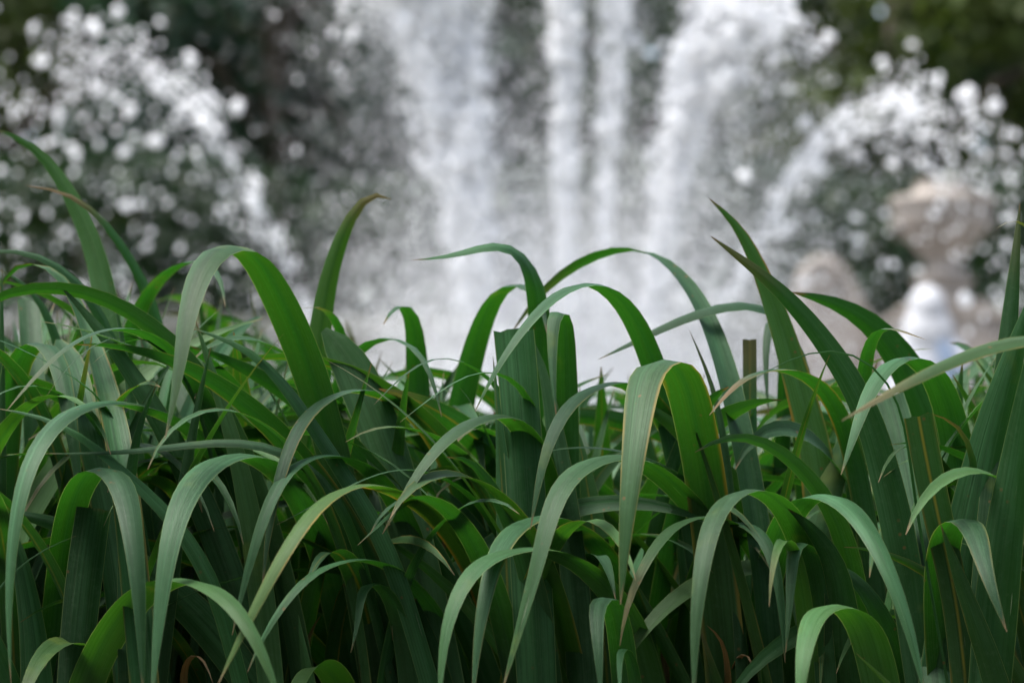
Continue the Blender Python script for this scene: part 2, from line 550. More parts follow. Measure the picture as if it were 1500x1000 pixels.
def pbox(name, half, y_top, y_bot, z0=None):
    zt = zz(y_top); zb = zz(y_bot) if z0 is None else z0
    bevel_box(name, uc.x - half * pxm, uc.x + half * pxm, UY - half * pxm, UY + half * pxm, zb + 0.001, zt, M_STONE, ped, 0.012)
pbox('cap_slab', 40, 409, 418)
pbox('neck', 33, 418, 440)
pbox('step', 52, 440, 448)
pbox('step', 64, 448, 460)
pbox('step', 80, 460, 472)
pbox('die', 74, 472, 620)
pbox('base_step', 82, 620, 650)
pbox('base_step', 92, 650, 700, 0.0)

# sloping stone scroll
SY = 17.8
spx = PX * SY
scroll = tag(empty('stone_scroll', (at(1225, 400, SY).x, SY, 0)), 'pale stone scroll buttress sloping down towards the urn', 'stone scroll')
outl = []
for px, py in [(1160, 470), (1163, 430), (1170, 400), (1182, 382), (1200, 374), (1218, 378), (1232, 390), (1244, 410), (1256, 436), (1270, 462), (1284, 480), (1300, 490)]:
    q = at(px, py, SY); outl.append((q.x, q.z))
outl = [(outl[0][0], 0.0)] + outl + [(outl[-1][0], 0.0)]
n = len(outl)
V = [(x, SY - 0.2, z) for x, z in outl] + [(x, SY + 0.2, z) for x, z in outl]
F = [tuple(range(n)), tuple(range(n, 2 * n))[::-1]] + [(i, i + n, (i + 1) % n + n, (i + 1) % n) for i in range(n)]
mesh_obj('scroll_body', V, F, M_STONE, scroll, smooth=False)
q = at(1198, 404, SY)
Vs, Fs = lathe_geo([(0.10, 0), (0.13, 0.02), (0.13, 0.05), (0.07, 0.07), (0.06, 0.05), (0.02, 0.08)], (0, 0, 0), 24)
Vs = [(q.x + a, SY - 0.2 - c, q.z + b) for a, b, c in Vs]
mesh_obj('volute_eye', Vs, Fs, M_STONE, scroll)

# ------------------------------------------------------------------ person
def build_person():
    PY = 14.0
    hp = at(1357, 421, PY)
    H = hp.z
    s = H / 1.72
    root = tag(empty('person', (hp.x, PY, 0)), 'person in white headscarf and loose white top with blue panel, standing by the urn', 'person')
    root.rotation_euler.z = 0
    J = {}
    pts = [('pel', (0, 0, .95), .15), ('waist', (0, 0, 1.08), .135), ('chest', (0, 0, 1.28), .155), ('neckb', (0, 0, 1.42), .085),
           ('neck', (0, -.01, 1.49), .055), ('head', (0, -.02, 1.60), .095), ('top', (0, -.01, 1.69), .06)]
    E = [('pel', 'waist'), ('waist', 'chest'), ('chest', 'neckb'), ('neckb', 'neck'), ('neck', 'head'), ('head', 'top')]
    for sg, nm in ((-1, 'l'), (1, 'r')):
        pts += [(nm + 'sh', (sg * .165, 0, 1.37), .068), (nm + 'el', (sg * .215, .02, 1.10), .048), (nm + 'wr', (sg * .20, -.10, .90), .032), (nm + 'pa', (sg * .195, -.13, .83), .030),
                (nm + 'hip', (sg * .09, 0, .88), .105), (nm + 'kn', (sg * .10, -.01, .49), .07), (nm + 'an', (sg * .10, .03, .09), .045), (nm + 'to', (sg * .12, -.13, .04), .04)]
        E += [('neckb', nm + 'sh'), (nm + 'sh', nm + 'el'), (nm + 'el', nm + 'wr'), (nm + 'wr', nm + 'pa'), ('pel', nm + 'hip'), (nm + 'hip', nm + 'kn'), (nm + 'kn', nm + 'an'), (nm + 'an', nm + 'to')]
        for k, (dx, L) in enumerate(((-.022, .06), (-.008, .075), (.007, .07), (.02, .055))):
            pts += [(f'{nm}f{k}', (sg * .195 + dx, -.145, .80), .010), (f'{nm}g{k}', (sg * .195 + dx * 1.2, -.15, .80 - L), .008)]
            E += [(nm + 'pa', f'{nm}f{k}'), (f'{nm}f{k}', f'{nm}g{k}')]
        pts += [(nm + 'th', (sg * .165, -.16, .80), .010)]
        E += [(nm + 'pa', nm + 'th')]
    ix = {p[0]: i for i, p in enumerate(pts)}
    me = bpy.data.meshes.new('body')
    me.from_pydata([tuple(c * s for c in p[1]) for p in pts], [(ix[a], ix[b]) for a, b in E], [])
    o = bpy.data.objects.new('body', me); COL.objects.link(o)
    md = o.modifiers.new('skin', 'SKIN'); md.use_smooth_shade = True
    for i, p in enumerate(pts):
        r = p[2] * s
        me.skin_vertices[0].data[i].radius = (r, r * (0.72 if p[0] in ('pel', 'waist', 'chest') else 1.0))
    me.skin_vertices[0].data[0].use_root = True
    o.modifiers.new('sub', 'SUBSURF').levels = 1
    dg = bpy.context.evaluated_depsgraph_get()
    ev = o.evaluated_get(dg)
    nm_ = bpy.data.meshes.new_from_object(ev)
    bpy.data.objects.remove(o)
    nm_.name = 'body'
    nm_.materials.clear()
    for m in (M_SKIN, M_WHITE, M_TROUSER): nm_.materials.append(m)
    for f in nm_.polygons:
        z, x = f.center.z / s, abs(f.center.x / s)
        f.use_smooth = True
        f.material_index = 2 if (z < .93 and x < .175 and not (z > .7 and x > .165)) else (1 if z < 1.44 and z > .93 else 0)
    b = bpy.data.objects.new('body', nm_); b.parent = root; COL.objects.link(b)
    # face bits, headscarf, loose top, blue panel
    def ell(name, c, r, mat, cut=None, seg=20):
        bmm = bmesh.new(); bmesh.ops.create_uvsphere(bmm, u_segments=seg, v_segments=seg // 2 + 2, radius=1)
        for v in bmm.verts:
            v.co = Vector((c[0] + v.co.x * r[0], c[1] + v.co.y * r[1], c[2] + v.co.z * r[2])) * s
        if cut: bmesh.ops.delete(bmm, geom=[v for v in bmm.verts if cut(v.co / s)], context='VERTS')
        mm = bpy.data.meshes.new(name); bmm.to_mesh(mm); bmm.free()
        for p in mm.polygons: p.use_smooth = True
        mm.materials.append(mat)
        ob = bpy.data.objects.new(name, mm); ob.parent = root; COL.objects.link(ob)
        return ob
    # the person looks away from the camera (towards +Y): the face is on the +Y side
    ell('nose', (0, .085, 1.585), (.015, .025, .02), M_SKIN, seg=10)
    ell('headscarf', (0, -.015, 1.595), (.112, .12, .138), M_SCARF, lambda c: c.y > .05 and c.z < 1.68)
    ell('scarf_tail', (0, -.035, 1.43), (.16, .11, .19), M_SCARF, lambda c: c.y > .03)
    # loose white top
    Vt, Ft = [], []
    rings = [(1.435, .10, .085), (1.40, .20, .12), (1.33, .245, .135), (1.2, .215, .14), (1.05, .22, .15), (.92, .235, .16), (.80, .25, .17)]
    for z, a, bb in rings:
        for k in range(28):
            t = 2 * math.pi * k / 28
            w = 1 + 0.03 * math.sin(5 * t + z * 7)
            Vt.append((root.location.x + a * w * math.cos(t) * s, PY + bb * w * math.sin(t) * s, z * s))
    for i in range(len(rings) - 1):
        for k in range(28):
            p, q = i * 28 + k, i * 28 + (k + 1) % 28
            Ft.append((p, q, q + 28, p + 28))
    mesh_obj('loose_top', Vt, Ft, M_WHITE, root)
    # blue panel hanging over the back on the right shoulder
    Vb, Fb = [], []
    for i, (z, x0, x1) in enumerate([(1.40, .03, .10), (1.33, .03, .14), (1.2, .05, .17), (1.05, .07, .19), (.9, .08, .20)]):
        for k in range(5):
            x = x0 + (x1 - x0) * k / 4
            yb = -(.152 + .012 * i ** .5) * math.sqrt(max(0.15, 1 - (x / .27) ** 2)) - 0.006
            Vb.append((root.location.x + x * s, PY + yb * s, z * s))
    for i in range(4):
        for k in range(4):
            a = i * 5 + k
            Fb.append((a, a + 1, a + 6, a + 5))
    mesh_obj('blue_panel', Vb, Fb, M_BLUE, root)


build_person()

# ------------------------------------------------------------------ trees beyond the terrace
def tube(path, radii, seg=8):
    V, F = [], []
    for i, (p, r) in enumerate(zip(path, radii)):
        d = (path[min(i + 1, len(path) - 1)] - path[max(i - 1, 0)]).normalized()
        a = d.orthogonal().normalized(); b = d.cross(a)
        for k in range(seg):
            t = 2 * math.pi * k / seg
            V.append(p + (a * math.cos(t) + b * math.sin(t)) * r)
    for i in range(len(path) - 1):
        for k in range(seg):
            a, b = i * seg + k, i * seg + (k + 1) % seg
            F.append((a, b, b + seg, a + seg))
    return V, F


def tree(x, y, h, rad, fol, label, n=9000, leaf=0.13, low=0.12, z0=None, group='trees beyond the terrace wall'):
    z0 = ztop - 0.18 if z0 is None else z0
    root = tag(empty('tree', (x, y, z0)), label, 'tree', group)
    rnd = random.Random(int(x * 100 + y * 17))
    path = [Vector((x + rnd.uniform(-.1, .1) * i, y + rnd.uniform(-.1, .1) * i, z0 + h * .13 * i)) for i in range(6)]
    V, F = tube(path, [0.26 - 0.032 * i for i in range(6)])
    tr = mesh_obj('trunk', V, F, M_BARK, root)
    for k in range(5):
        a = k * 1.256 + rnd.uniform(-.3, .3)
        st = path[2 + k % 3]
        en = Vector((x + math.cos(a) * rad * .7, y + math.sin(a) * rad * .7, st.z + rnd.uniform(.8, 2.2)))
        mid = st.lerp(en, .5) + Vector((0, 0, .3))
        V, F = tube([st, mid, en], [.11, .07, .03], 6)
        mesh_obj('limb', V, F, M_BARK, tr)
    # crown: clumps of leaves
    g = np.random.default_rng(int(x * 100 + y * 13) % 99991)
    nc = 70
    u = g.normal(0, 1, (nc, 3)); u /= np.linalg.norm(u, axis=1, keepdims=True)
    rr = g.uniform(.25, 1.0, nc) ** .5
    cz = z0 + h * (low + 1) / 2
    C = np.array([x, y, cz]) + u * rr[:, None] * np.array([rad, rad, h * (1 - low) / 2])
    cr = g.uniform(.45, 1.05, nc)
    i = g.integers(0, nc, n)
    d = g.normal(0, 1, (n, 3)); d /= np.linalg.norm(d, axis=1, keepdims=True)
    P = C[i] + d * (cr[i] * g.uniform(.3, 1, n) ** .4)[:, None] * np.array([1, 1, .7])
    a = g.normal(0, 1, (n, 3)); a /= np.linalg.norm(a, axis=1, keepdims=True)
    b = np.cross(a, g.normal(0, 1, (n, 3))); b /= np.linalg.norm(b, axis=1, keepdims=True)
    L = leaf * g.uniform(.6, 1.4, n)
    V = np.stack([P - a * L[:, None], P + b * L[:, None] * .45, P + a * L[:, None], P - b * L[:, None] * .45], 1).reshape(-1, 3)
    F = np.arange(4 * n).reshape(n, 4)
    o = fast_mesh('crown', V - np.array([x, y, z0]), F, M_FOL[fol], root)
    return root


hz = ztop - 0.18
hedge = tag(empty('hedge', (0, 22, hz)), 'long dark clipped hedge along the terrace in front of the trees', 'hedge')
for k in range(15):
    x = -14 + 2 * k
    V, F = tube([Vector((x, 22, hz)), Vector((x + .1, 22.05, hz + .5)), Vector((x, 22, hz + 1.1))], [.05, .04, .02], 6)
    mesh_obj('stem', V, F, M_BARK, hedge)
n = 26000
P = rng.uniform(0, 1, (n, 3)) * np.array([30, 1.3, 1.75]) + np.array([-15, -.65, .02])
P[:, 2] += 0.12 * np.sin(P[:, 0] * 1.3) * (P[:, 2] > 1.2)
a = rng.normal(0, 1, (n, 3)); a /= np.linalg.norm(a, axis=1, keepdims=True)
b = np.cross(a, rng.normal(0, 1, (n, 3))); b /= np.linalg.norm(b, axis=1, keepdims=True)
Lh = .085 * rng.uniform(.6, 1.4, n)[:, None]
V = np.stack([P - a * Lh, P + b * Lh * .5, P + a * Lh, P - b * Lh * .5], 1).reshape(-1, 3)
fast_mesh('foliage', V, np.arange(4 * n).reshape(n, 4), M_YEW, hedge)

TL = ['dark dense tree beyond the terrace wall', 'olive green tree beyond the terrace wall', 'blue green tree beyond the terrace wall']
row1 = [(-9.6, 25, 7.5, 2.5, 0), (-5.8, 26, 8.5, 2.7, 1), (-2.4, 25, 8.0, 2.4, 2), (1.0, 26.5, 8.6, 2.6, 0), (4.2, 25.5, 8.2, 2.5, 1), (7.6, 25, 8.0, 2.6, 1), (11, 26, 8, 2.6, 0)]
row2 = [(-12.5, 33, 11, 3.6, 1), (-7.6, 32, 11, 3.4, 1), (-3.6, 34, 11.5, 3.4, 2), (.6, 33, 11, 3.5, 0), (5.4, 34, 11.5, 3.5, 0), (10.0, 32, 11, 3.6, 1), (14, 34, 11, 3.4, 0)]
row3 = [(-3.4, 39, 13, 3.8, 2), (-17, 43, 14, 4.6, 0), (-11, 42, 14, 4.6, 0), (-5, 44, 14.5, 4.6, 2), (1, 43, 14, 4.6, 0), (7, 43, 14, 4.6, 0), (13, 44, 14, 4.6, 0), (19, 43, 14, 4.6, 2)]
for k, row in enumerate((row1, row2, row3)):
    for x, y, h, r, f in row:
        tree(x, y, h, r, f, ['low ', 'taller ', 'tallest '][k] + TL[f] + ['', ', in the second row', ', in the last row'][k], n=[9000, 12000, 19000][k], leaf=[.12, .17, .27][k], low=[.05, .1, .1][k])

# unseen trees added behind the camera to shade the near leaf faces
for x, y, h in [(-9.5, -3.5, 8), (-5.2, -6.0, 9), (-1.0, -7.0, 9.5), (3.6, -6.5, 9), (8.2, -4.0, 8.5)]:
    tree(x, y, h, 3.0, 0, 'unseen dark dense tree added to shade the iris leaves', n=9000, leaf=.16, low=.05, z0=-.01, group='unseen trees added to shade the iris bed')

# ------------------------------------------------------------------ iris leaves
NROW, NCOL = 46, 6


def catmull(P, n):
    P = [Vector(p) for p in P]
    Q = [P[0] * 2 - P[1]] + P + [P[-1] * 2 - P[-2]]
    out = []
    for i in range(1, len(Q) - 2):
        p0, p1, p2, p3 = Q[i - 1], Q[i], Q[i + 1], Q[i + 2]
        t0 = 0.0
        t1 = t0 + max(1e-5, (p1 - p0).length) ** .5
        t2 = t1 + max(1e-5, (p2 - p1).length) ** .5
        t3 = t2 + max(1e-5, (p3 - p2).length) ** .5
        for k in range(10):
            t = t1 + (t2 - t1) * k / 10
            a1 = p0 * ((t1 - t) / (t1 - t0)) + p1 * ((t - t0) / (t1 - t0))
            a2 = p1 * ((t2 - t) / (t2 - t1)) + p2 * ((t - t1) / (t2 - t1))
            a3 = p2 * ((t3 - t) / (t3 - t2)) + p3 * ((t - t2) / (t3 - t2))
            b1 = a1 * ((t2 - t) / (t2 - t0)) + a2 * ((t - t0) / (t2 - t0))
            b2 = a2 * ((t3 - t) / (t3 - t1)) + a3 * ((t - t1) / (t3 - t1))
            out.append(b1 * ((t2 - t) / (t2 - t1)) + b2 * ((t - t1) / (t2 - t1)))
    out.append(P[-1])
    L = [0.0]
    for a, b in zip(out, out[1:]): L.append(L[-1] + (b - a).length)
    A = np.array([tuple(p) for p in out])
    s = np.linspace(0, L[-1], n)
    X = np.stack([np.interp(s, L, A[:, k]) for k in range(3)], 1)
    # light smoothing
    for _ in range(2):
        X[1:-1] = 0.25 * X[:-2] + 0.5 * X[1:-1] + 0.25 * X[2:]
    return X, L[-1]


def leaf_mesh(X, width, side0, mode, roll=0.0, blunt=False, channel=0.16, seed=0, twist=0.0, crumple=0.0, up=None, ap=.6):
    """X: n x 3 centre line; side0: horizontal side vector for bending leaves; mode 'b' bending, 'f' facing the camera"""
    r = random.Random(seed)
    n = len(X)
    T = np.gradient(X, axis=0)
    T /= np.linalg.norm(T, axis=1, keepdims=True)
    V, UV = [], []
    ph, ph2, am = r.uniform(0, 6), r.uniform(0, 6), r.uniform(2, 6)
    rag = [r.uniform(-.07, .06) for _ in range(NCOL + 1)]
    prev = None
    for i in range(n):
        v = i / (n - 1)
        t = Vector(T[i]); p = Vector(X[i])
        if mode == 'b':
            sd = Vector(side0) - t * t.dot(Vector(side0))
        else:
            vd = (p - Vector((0, 0, CAM_Z))).normalized()
            sd = t.cross(vd)
            if up is not None:
                k = max(0.0, min(1.0, (v - ap + .12) / .24)); k = k * k * (3 - 2 * k)
                e = R(up[0] + (up[1] - up[0]) * k)
                nr = -vd * math.cos(e) + Vector((0, 0, 1)) * math.sin(e)
                sd = nr.cross(t)
        if sd.length < 1e-4: sd = prev.copy()
        sd.normalize()
        if prev is not None and sd.dot(prev) < 0: sd = -sd
        prev = sd.copy()
        ang = R(roll + am * math.sin(v * 7 + ph) + twist * v)
        sd = Matrix.Rotation(ang, 3, t) @ sd
        nm = sd.cross(t).normalized()
        if blunt:
            wv = 0.75 + 0.25 * min(1, v / .3)
            if blunt == 2 and v > .90: wv *= math.sqrt(max(0.03, 1 - ((v - .90) / .10) ** 2))
        else:
            tp = max(0.0, min(1.0, (1 - v) / 0.36))
            wv = (0.72 + 0.28 * min(1, v / .35)) * (math.sin(tp * math.pi / 2) ** 0.8)
        wv *= 1 + 0.03 * math.sin(v * 19 + ph2)
        wv = max(wv, 0.02) * width
        ch = channel * (1 - 0.35 * v)
        for j in range(NCOL + 1):
            s = j / NCOL - 0.5
            off = ch * wv * (abs(2 * s) ** 1.35 - 0.5)
            off += crumple * wv * math.sin(v * 60 + j * 2.1 + ph)
            off += 0.03 * wv * math.sin(v * 23 + ph + s * 4) * abs(2 * s)
            q = p + sd * (s * wv) + nm * off
            if blunt is True and i >= n - 3:
                q = q + t * (rag[j] * wv * (i - n + 3) / 2)
            V.append(q)
            UV.append((j / NCOL, v * (0.982 if blunt is True else 0.945 if blunt else 1.0)))
    F = []
    c = NCOL + 1
    for i in range(n - 1):
        for j in range(NCOL):
            a = i * c + j
            F.append((a, a + 1, a + 1 + c, a + c))
    return V, F, UV


LEAVES = []       # collected leaves, later sorted into plants


def L(pts, w, d0, d1, mode='b', yel=0.0, dry=0.0, hue=0.0, rib=0.0, roll=0.0, blunt=False, lab=None, twist=0.0, ap=None, channel=0.16, crumple=0.0, up=None, upv=.7):
    ys = [p[1] for p in pts]
    # cumulative image length
    cum = [0.0]
    for a, b in zip(pts, pts[1:]): cum.append(cum[-1] + math.hypot(b[0] - a[0], b[1] - a[1]))
    ua = cum[ys.index(min(ys))] / cum[-1] if ap is None else ap
    us = np.linspace(0, 1, 60)
    dens = 0.25 + 2.2 * np.exp(-((us - ua) / 0.16) ** 2) if mode == 'b' else np.ones(60)
    cf = np.concatenate([[0], np.cumsum((dens[1:] + dens[:-1]) / 2)]); cf /= cf[-1]
    P = []
    for (x, y), c in zip(pts, cum):
        f = float(np.interp(c / cum[-1], us, cf))
        P.append(at(x, y, d0 + (d1 - d0) * f))
    LEAVES.append(dict(P=P, w=w * PX * (d0 + d1) / 2, mode=mode, col=(yel, dry, hue, 1 - rib), roll=roll, blunt=blunt, lab=lab, twist=twist, channel=channel, crumple=crumple, up=up, upv=upv))


# --- front row
L([(420,950),(370,760),(300,643),(215,597),(160,588),(119,594),(70,630),(38,690),(22,760),(13,850),(12,920),(16,1000)], 42, 2.16, 1.84, lab='iris plant whose long thin grey-green leaf droops straight down outside a folded blade')
L([(70,1060),(85,880),(100,765),(120,705),(146,683),(170,693),(186,730),(195,785),(203,860),(207,940),(210,1020)], 48, 2.10, 1.84, lab='iris plant with dark upright leaf folding into a pale grey hanging blade')
L([(525,1050),(490,860),(445,735),(400,682),(352,665),(305,680),(270,725),(250,785),(238,860),(229,940),(222,1030)], 54, 2.16, 1.82, lab='iris plant with broad pale hanging leaf marked by a white scratch')
L([(660,1050),(625,850),(585,740),(540,685),(490,667),(450,670),(415,695),(390,745),(371,805),(356,860),(340,930)], 38, 2.16, 1.9, lab='iris plant with narrow grey leaf arching low over dark blades')
L([(720,900),(680,720),(640,640),(595,592),(545,573),(505,572),(475,585),(448,608),(425,648),(410,695),(398,745),(390,800),(384,860)], 40, 2.22, 1.93, yel=.4, lab='iris plant with smoothly arched leaf curving in front of three broad upright blades')
L([(740,960),(690,820),(640,755),(590,724),(550,711),(515,712),(480,728),(450,757),(420,802),(392,852),(368,902),(343,950),(318,1005)], 42, 2.15, 1.78, yel=.9, hue=.62, lab='iris plant with yellow-green leaf edged in orange')
L([(100,1090),(140,965),(190,885),(232,854),(270,849),(310,861),(345,889),(372,930),(395,980),(415,1040)], 58, 2.02, 1.76, hue=.25, roll=-8, lab='iris plant with wide low pale leaf crossing under a yellow-green blade')
L([(690,1060),(665,950),(630,885),(585,838),(540,820),(500,822),(460,837),(427,868),(402,904),(382,938),(362,985)], 31, 2.14, 1.88)
L([(605,1060),(590,930),(570,868),(547,851),(531,856),(527,890),(522,925),(514,955)], 34, 2.08, 1.95, lab='iris plant with short blunt grey leaf tip hanging among dark blades')
L([(480,1000),(495,890),(520,830),(550,800),(590,787),(625,795),(648,815),(666,842)], 36, 2.14, 2.0, yel=1.0, hue=.2, roll=25, lab='iris plant with short curved leaf bordered by a bright orange band')
L([(775,1000),(725,845),(685,768),(652,735),(622,727),(590,738),(555,768),(524,798)], 30, 2.22, 1.98)
L([(795,980),(752,830),(716,755),(680,716),(640,695),(600,687),(555,693),(508,713),(450,745),(404,769)], 17, 2.16, 1.95)
L([(960,1040),(925,910),(872,842),(820,812),(775,803),(725,812),(687,840),(661,890),(648,950),(643,1040)], 50, 2.12, 1.82, roll=6, hue=.12, lab='iris plant with the widest pale leaf of three side by side, drooping straight down')
L([(955,1000),(915,860),(870,790),(825,762),(785,757),(748,778),(724,820),(709,880),(699,940),(692,1030)], 46, 2.18, 1.86, yel=.25)
L([(1095,980),(1052,800),(1012,735),(970,695),(935,673),(905,667),(865,675),(830,700),(808,742),(793,800),(777,862),(757,932),(736,1010)], 50, 2.14, 1.84, hue=.1, lab='iris plant with long tapering pale leaf crossing in front of its two neighbours')
L([(1060,900),(1010,690),(970,605),(935,568),(905,560),(865,568),(828,598),(803,648),(788,708),(777,775)], 42, 2.24, 1.96, yel=.25, lab='iris plant with grey-green leaf leaning across a tall square-topped blade')
L([(1070,1060),(1050,840),(1034,700),(1015,600),(998,545),(974,523),(951,535),(939,580),(930,645),(921,725),(914,805),(909,885)], 66, 2.12, 1.86, yel=.55, hue=.15, lab='iris plant with broad bright leaf folded sharply over, its hanging tip edged yellow')
L([(1170,1020),(1135,860),(1097,790),(1060,762),(1025,757),(988,769),(957,803),(932,850),(914,900),(908,945)], 34, 2.16, 1.9, dry=.3, hue=.2)
L([(1235,1080),(1203,890),(1172,785),(1142,735),(1110,718),(1080,720),(1052,745),(1035,790),(1025,850),(1018,920),(1016,1030)], 44, 2.10, 1.80, hue=.1, lab='iris plant with slender pale leaf hanging in a long smooth curve over withered flowers')
L([(990,1050),(1015,870),(1043,795),(1072,765),(1100,768),(1123,793),(1138,838),(1146,898),(1150,970)], 38, 2.2, 2.0)
L([(1215,1060),(1203,910),(1189,820),(1174,787),(1163,792),(1160,830),(1156,890),(1151,955)], 34, 2.06, 1.93, dry=.1, lab='iris plant with short stiff silvery leaf tip pointing straight down')
L([(1100,1050),(1120,870),(1145,775),(1172,735),(1205,724),(1240,738),(1272,776),(1298,826),(1320,882),(1338,942),(1357,1025)], 50, 2.15, 1.84, lab='iris plant with pale broad leaf sweeping down beside a squat folded one')
L([(1305,1100),(1288,985),(1268,918),(1242,891),(1216,887),(1194,900),(1180,940),(1173,990),(1171,1060)], 58, 2.02, 1.80, hue=.2, lab='iris plant with squat wide leaf folded over low in the bed')
L([(1400,1180),(1332,1035),(1290,990),(1254,956)], 20, 1.86, 1.84, 'f', hue=.7)
L([(925,1120),(914,970),(902,892),(886,868),(875,876),(875,930),(881,1030)], 42, 2.0, 1.86, lab='iris plant with short straight silvery strip hanging like a ribbon')
L([(940,1120),(932,1010),(923,957),(911,944),(907,962),(909,1030)], 24, 1.99, 1.88)
L([(1395,1100),(1380,920),(1380,815),(1393,769),(1412,757),(1428,777),(1441,822),(1456,872),(1475,925)], 56, 2.06, 1.84, yel=.25, lab='iris plant with pointed grey leaf folded down over a dark upright blade')
L([(1495,1180),(1462,1010),(1427,905),(1397,822),(1378,768)], 46, 1.98, 1.95, 'f', yel=.3, hue=.1)
L([(1650,1000),(1640,640),(1600,530),(1540,497),(1480,500),(1420,519),(1360,545),(1300,577),(1233,616)], 46, 1.98, 1.72, 'f', up=(42, 48), dry=.3, yel=.35, hue=.3, lab='iris plant sending one long pale leaf sideways across taller blades')
L([(1425,1150),(1448,820),(1466,610),(1477,490),(1486,395),(1494,297)], 44, 2.0, 2.04, 'f', up=(4, 10), dry=.2, lab='iris plant with the tallest needle-pointed upright leaf near the urn')
L([(1560,900),(1550,500),(1525,360),(1500,322),(1480,318),(1459,335)], 22, 2.1, 1.95, dry=.3)
L([(1370,1130),(1398,910),(1430,745),(1456,622),(1482,530),(1515,420)], 80, 2.06, 2.0, 'f', up=(-14, -14), lab='iris plant with very broad dark green upright blade')
L([(1440,1130),(1466,820),(1490,650),(1518,470)], 64, 2.0, 1.93, 'f', up=(-12, -12))
# --- right
L([(1215,1050),(1208,820),(1200,700),(1186,625),(1166,550),(1143,475),(1112,392),(1078,327),(1039,291)], 52, 2.2, 2.18, 'f', yel=.9, hue=.25, up=(-5, -5), lab='iris plant with tall upright leaf edged in orange, arching tip against the spray')
L([(1350,1000),(1318,790),(1295,690),(1272,612),(1240,548),(1200,490),(1150,432),(1100,390),(1041,346)], 48, 2.06, 2.04, 'f', dry=.25, up=(-8, 0), lab='iris plant with long dark leaf slanting up to a brown needle tip')
L([(1420,950),(1385,680),(1340,560),(1290,485),(1235,447),(1185,432),(1160,428)], 74, 2.24, 2.16, 'f', up=(-20, -20), lab='iris plant with wide dark drooping leaf shaded underneath')
L([(1245,850),(1258,640),(1268,525),(1284,482),(1303,478),(1330,488),(1358,498)], 30, 2.2, 2.0, dry=.35)
L([(1432,1050),(1416,800),(1402,650),(1377,562),(1347,525),(1318,522),(1290,545),(1266,590),(1250,640),(1232,695)], 52, 2.16, 1.97, lab='iris plant with arched leaf whose underside glows green in front of the person')
L([(1390,1130),(1366,930),(1345,785),(1325,672),(1311,603),(1302,580)], 48, 2.0, 2.18, 'f', up=(12, 32), blunt=True, lab='iris plant with blue-grey leaf broken off at a ragged square top')
L([(1425,1130),(1402,890),(1376,765),(1355,662),(1345,607)], 42, 2.02, 1.98, 'f', blunt=True, rib=1.0, yel=.3, hue=.15, lab='iris plant with upright leaf split by a yellow midrib and bent brown top')
L([(1295,1000),(1267,750),(1240,632),(1210,571),(1170,545),(1130,541),(1092,552),(1062,579),(1039,608)], 36, 2.18, 1.97, dry=.45, yel=.5)
L([(1345,760),(1312,575),(1270,525),(1220,508),(1170,520),(1110,550),(1065,582)], 4.5, 2.0, 1.95, 'f')
L([(1270,980),(1232,775),(1180,692),(1130,651),(1085,636),(1050,641),(1018,662)], 36, 2.12, 2.0, 'f', up=(-15, -10), hue=.15)
L([(1150,1050),(1188,810),(1220,702),(1250,622),(1285,530)], 56, 2.16, 2.2, 'f', hue=.1)
L([(1190,900),(1175,560),(1150,470),(1118,443),(1060,448),(1000,466),(940,496),(877,526)], 40, 2.36, 2.16, 'f', up=(30, 50), upv=.5, lab='iris plant with soft grey leaf lying almost level behind the others')
L([(1128,950),(1150,560),(1147,470),(1134,452),(1123,485),(1122,560),(1126,610)], 26, 2.4, 2.25)
L([(1108,1000),(1100,700),(1098,497)], 20, 2.2, 2.22, 'f', blunt=True, rib=.6, dry=.3)
L([(1085,950),(1066,690),(1046,572),(1010,484)], 18, 2.1, 2.12, 'f', dry=.2)
L([(1400,1000),(1395,760),(1405,620),(1420,540)], 40, 2.3, 2.4, hue=.1)
L([(1240,1000),(1220,820),(1175,760),(1150,740)], 66, 2.06, 2.0, 'f', up=(-25, -25))
L([(1330,1040),(1290,900),(1240,835),(1200,822),(1170,818)], 46, 2.1, 2.02, 'f', up=(20, 25))
L([(1440,1100),(1432,800),(1424,660),(1408,622),(1385,608),(1358,604)], 20, 2.1, 2.0, 'f', up=(-20, -30), dry=.3)
# --- centre
L([(1135,1080),(1114,810),(1096,692),(1075,590),(1049,500),(1015,427),(975,381),(935,362),(895,367),(850,383),(806,415),(771,455),(749,488)], 44, 2.08, 2.32, twist=10, dry=.2, ap=.6, lab='iris plant with long silvery leaf making the highest thin arch across the spray')
L([(1030,1050),(1003,730),(976,592),(950,510),(920,450),(880,416),(840,417),(797,446),(757,493),(722,548),(696,602)], 46, 2.22, 1.96, lab='iris plant with pale leaf arching down past a tall square-topped blade')
L([(795,1150),(778,830),(767,660),(759,545),(753,484)], 60, 2.06, 2.10, 'f', blunt=True, roll=12, lab='iris plant with tall broad blade cut square at the top')
L([(865,1150),(838,820),(812,630),(788,515),(772,484)], 48, 2.08, 2.14, 'f', roll=-25)
L([(838,1150),(833,830),(831,610),(829,505),(826,455),(818,441),(811,456),(809,512),(811,572),(815,612)], 38, 2.16, 2.04, lab='iris plant with straight leaf folded double into a pale strip and dark spike')
L([(765,950),(785,640),(792,490),(786,425),(770,378),(745,356),(700,364),(655,377),(602,381)], 44, 2.34, 2.14, 'f', up=(-25, 50), upv=.74, dry=.1, lab='iris plant with pale leaf bent level and pointing away from the urn')
L([(630,900),(675,590),(697,500),(720,440),(748,412),(776,418),(795,442),(802,490)], 46, 2.38, 2.18, lab='iris plant with dark hook-shaped leaf behind the tall square blade')
L([(612,950),(614,640),(611,525),(603,458),(590,437),(574,450),(561,476)], 48, 2.38, 2.24, lab='iris plant with dark rounded upright leaf and short pale drooping tip')
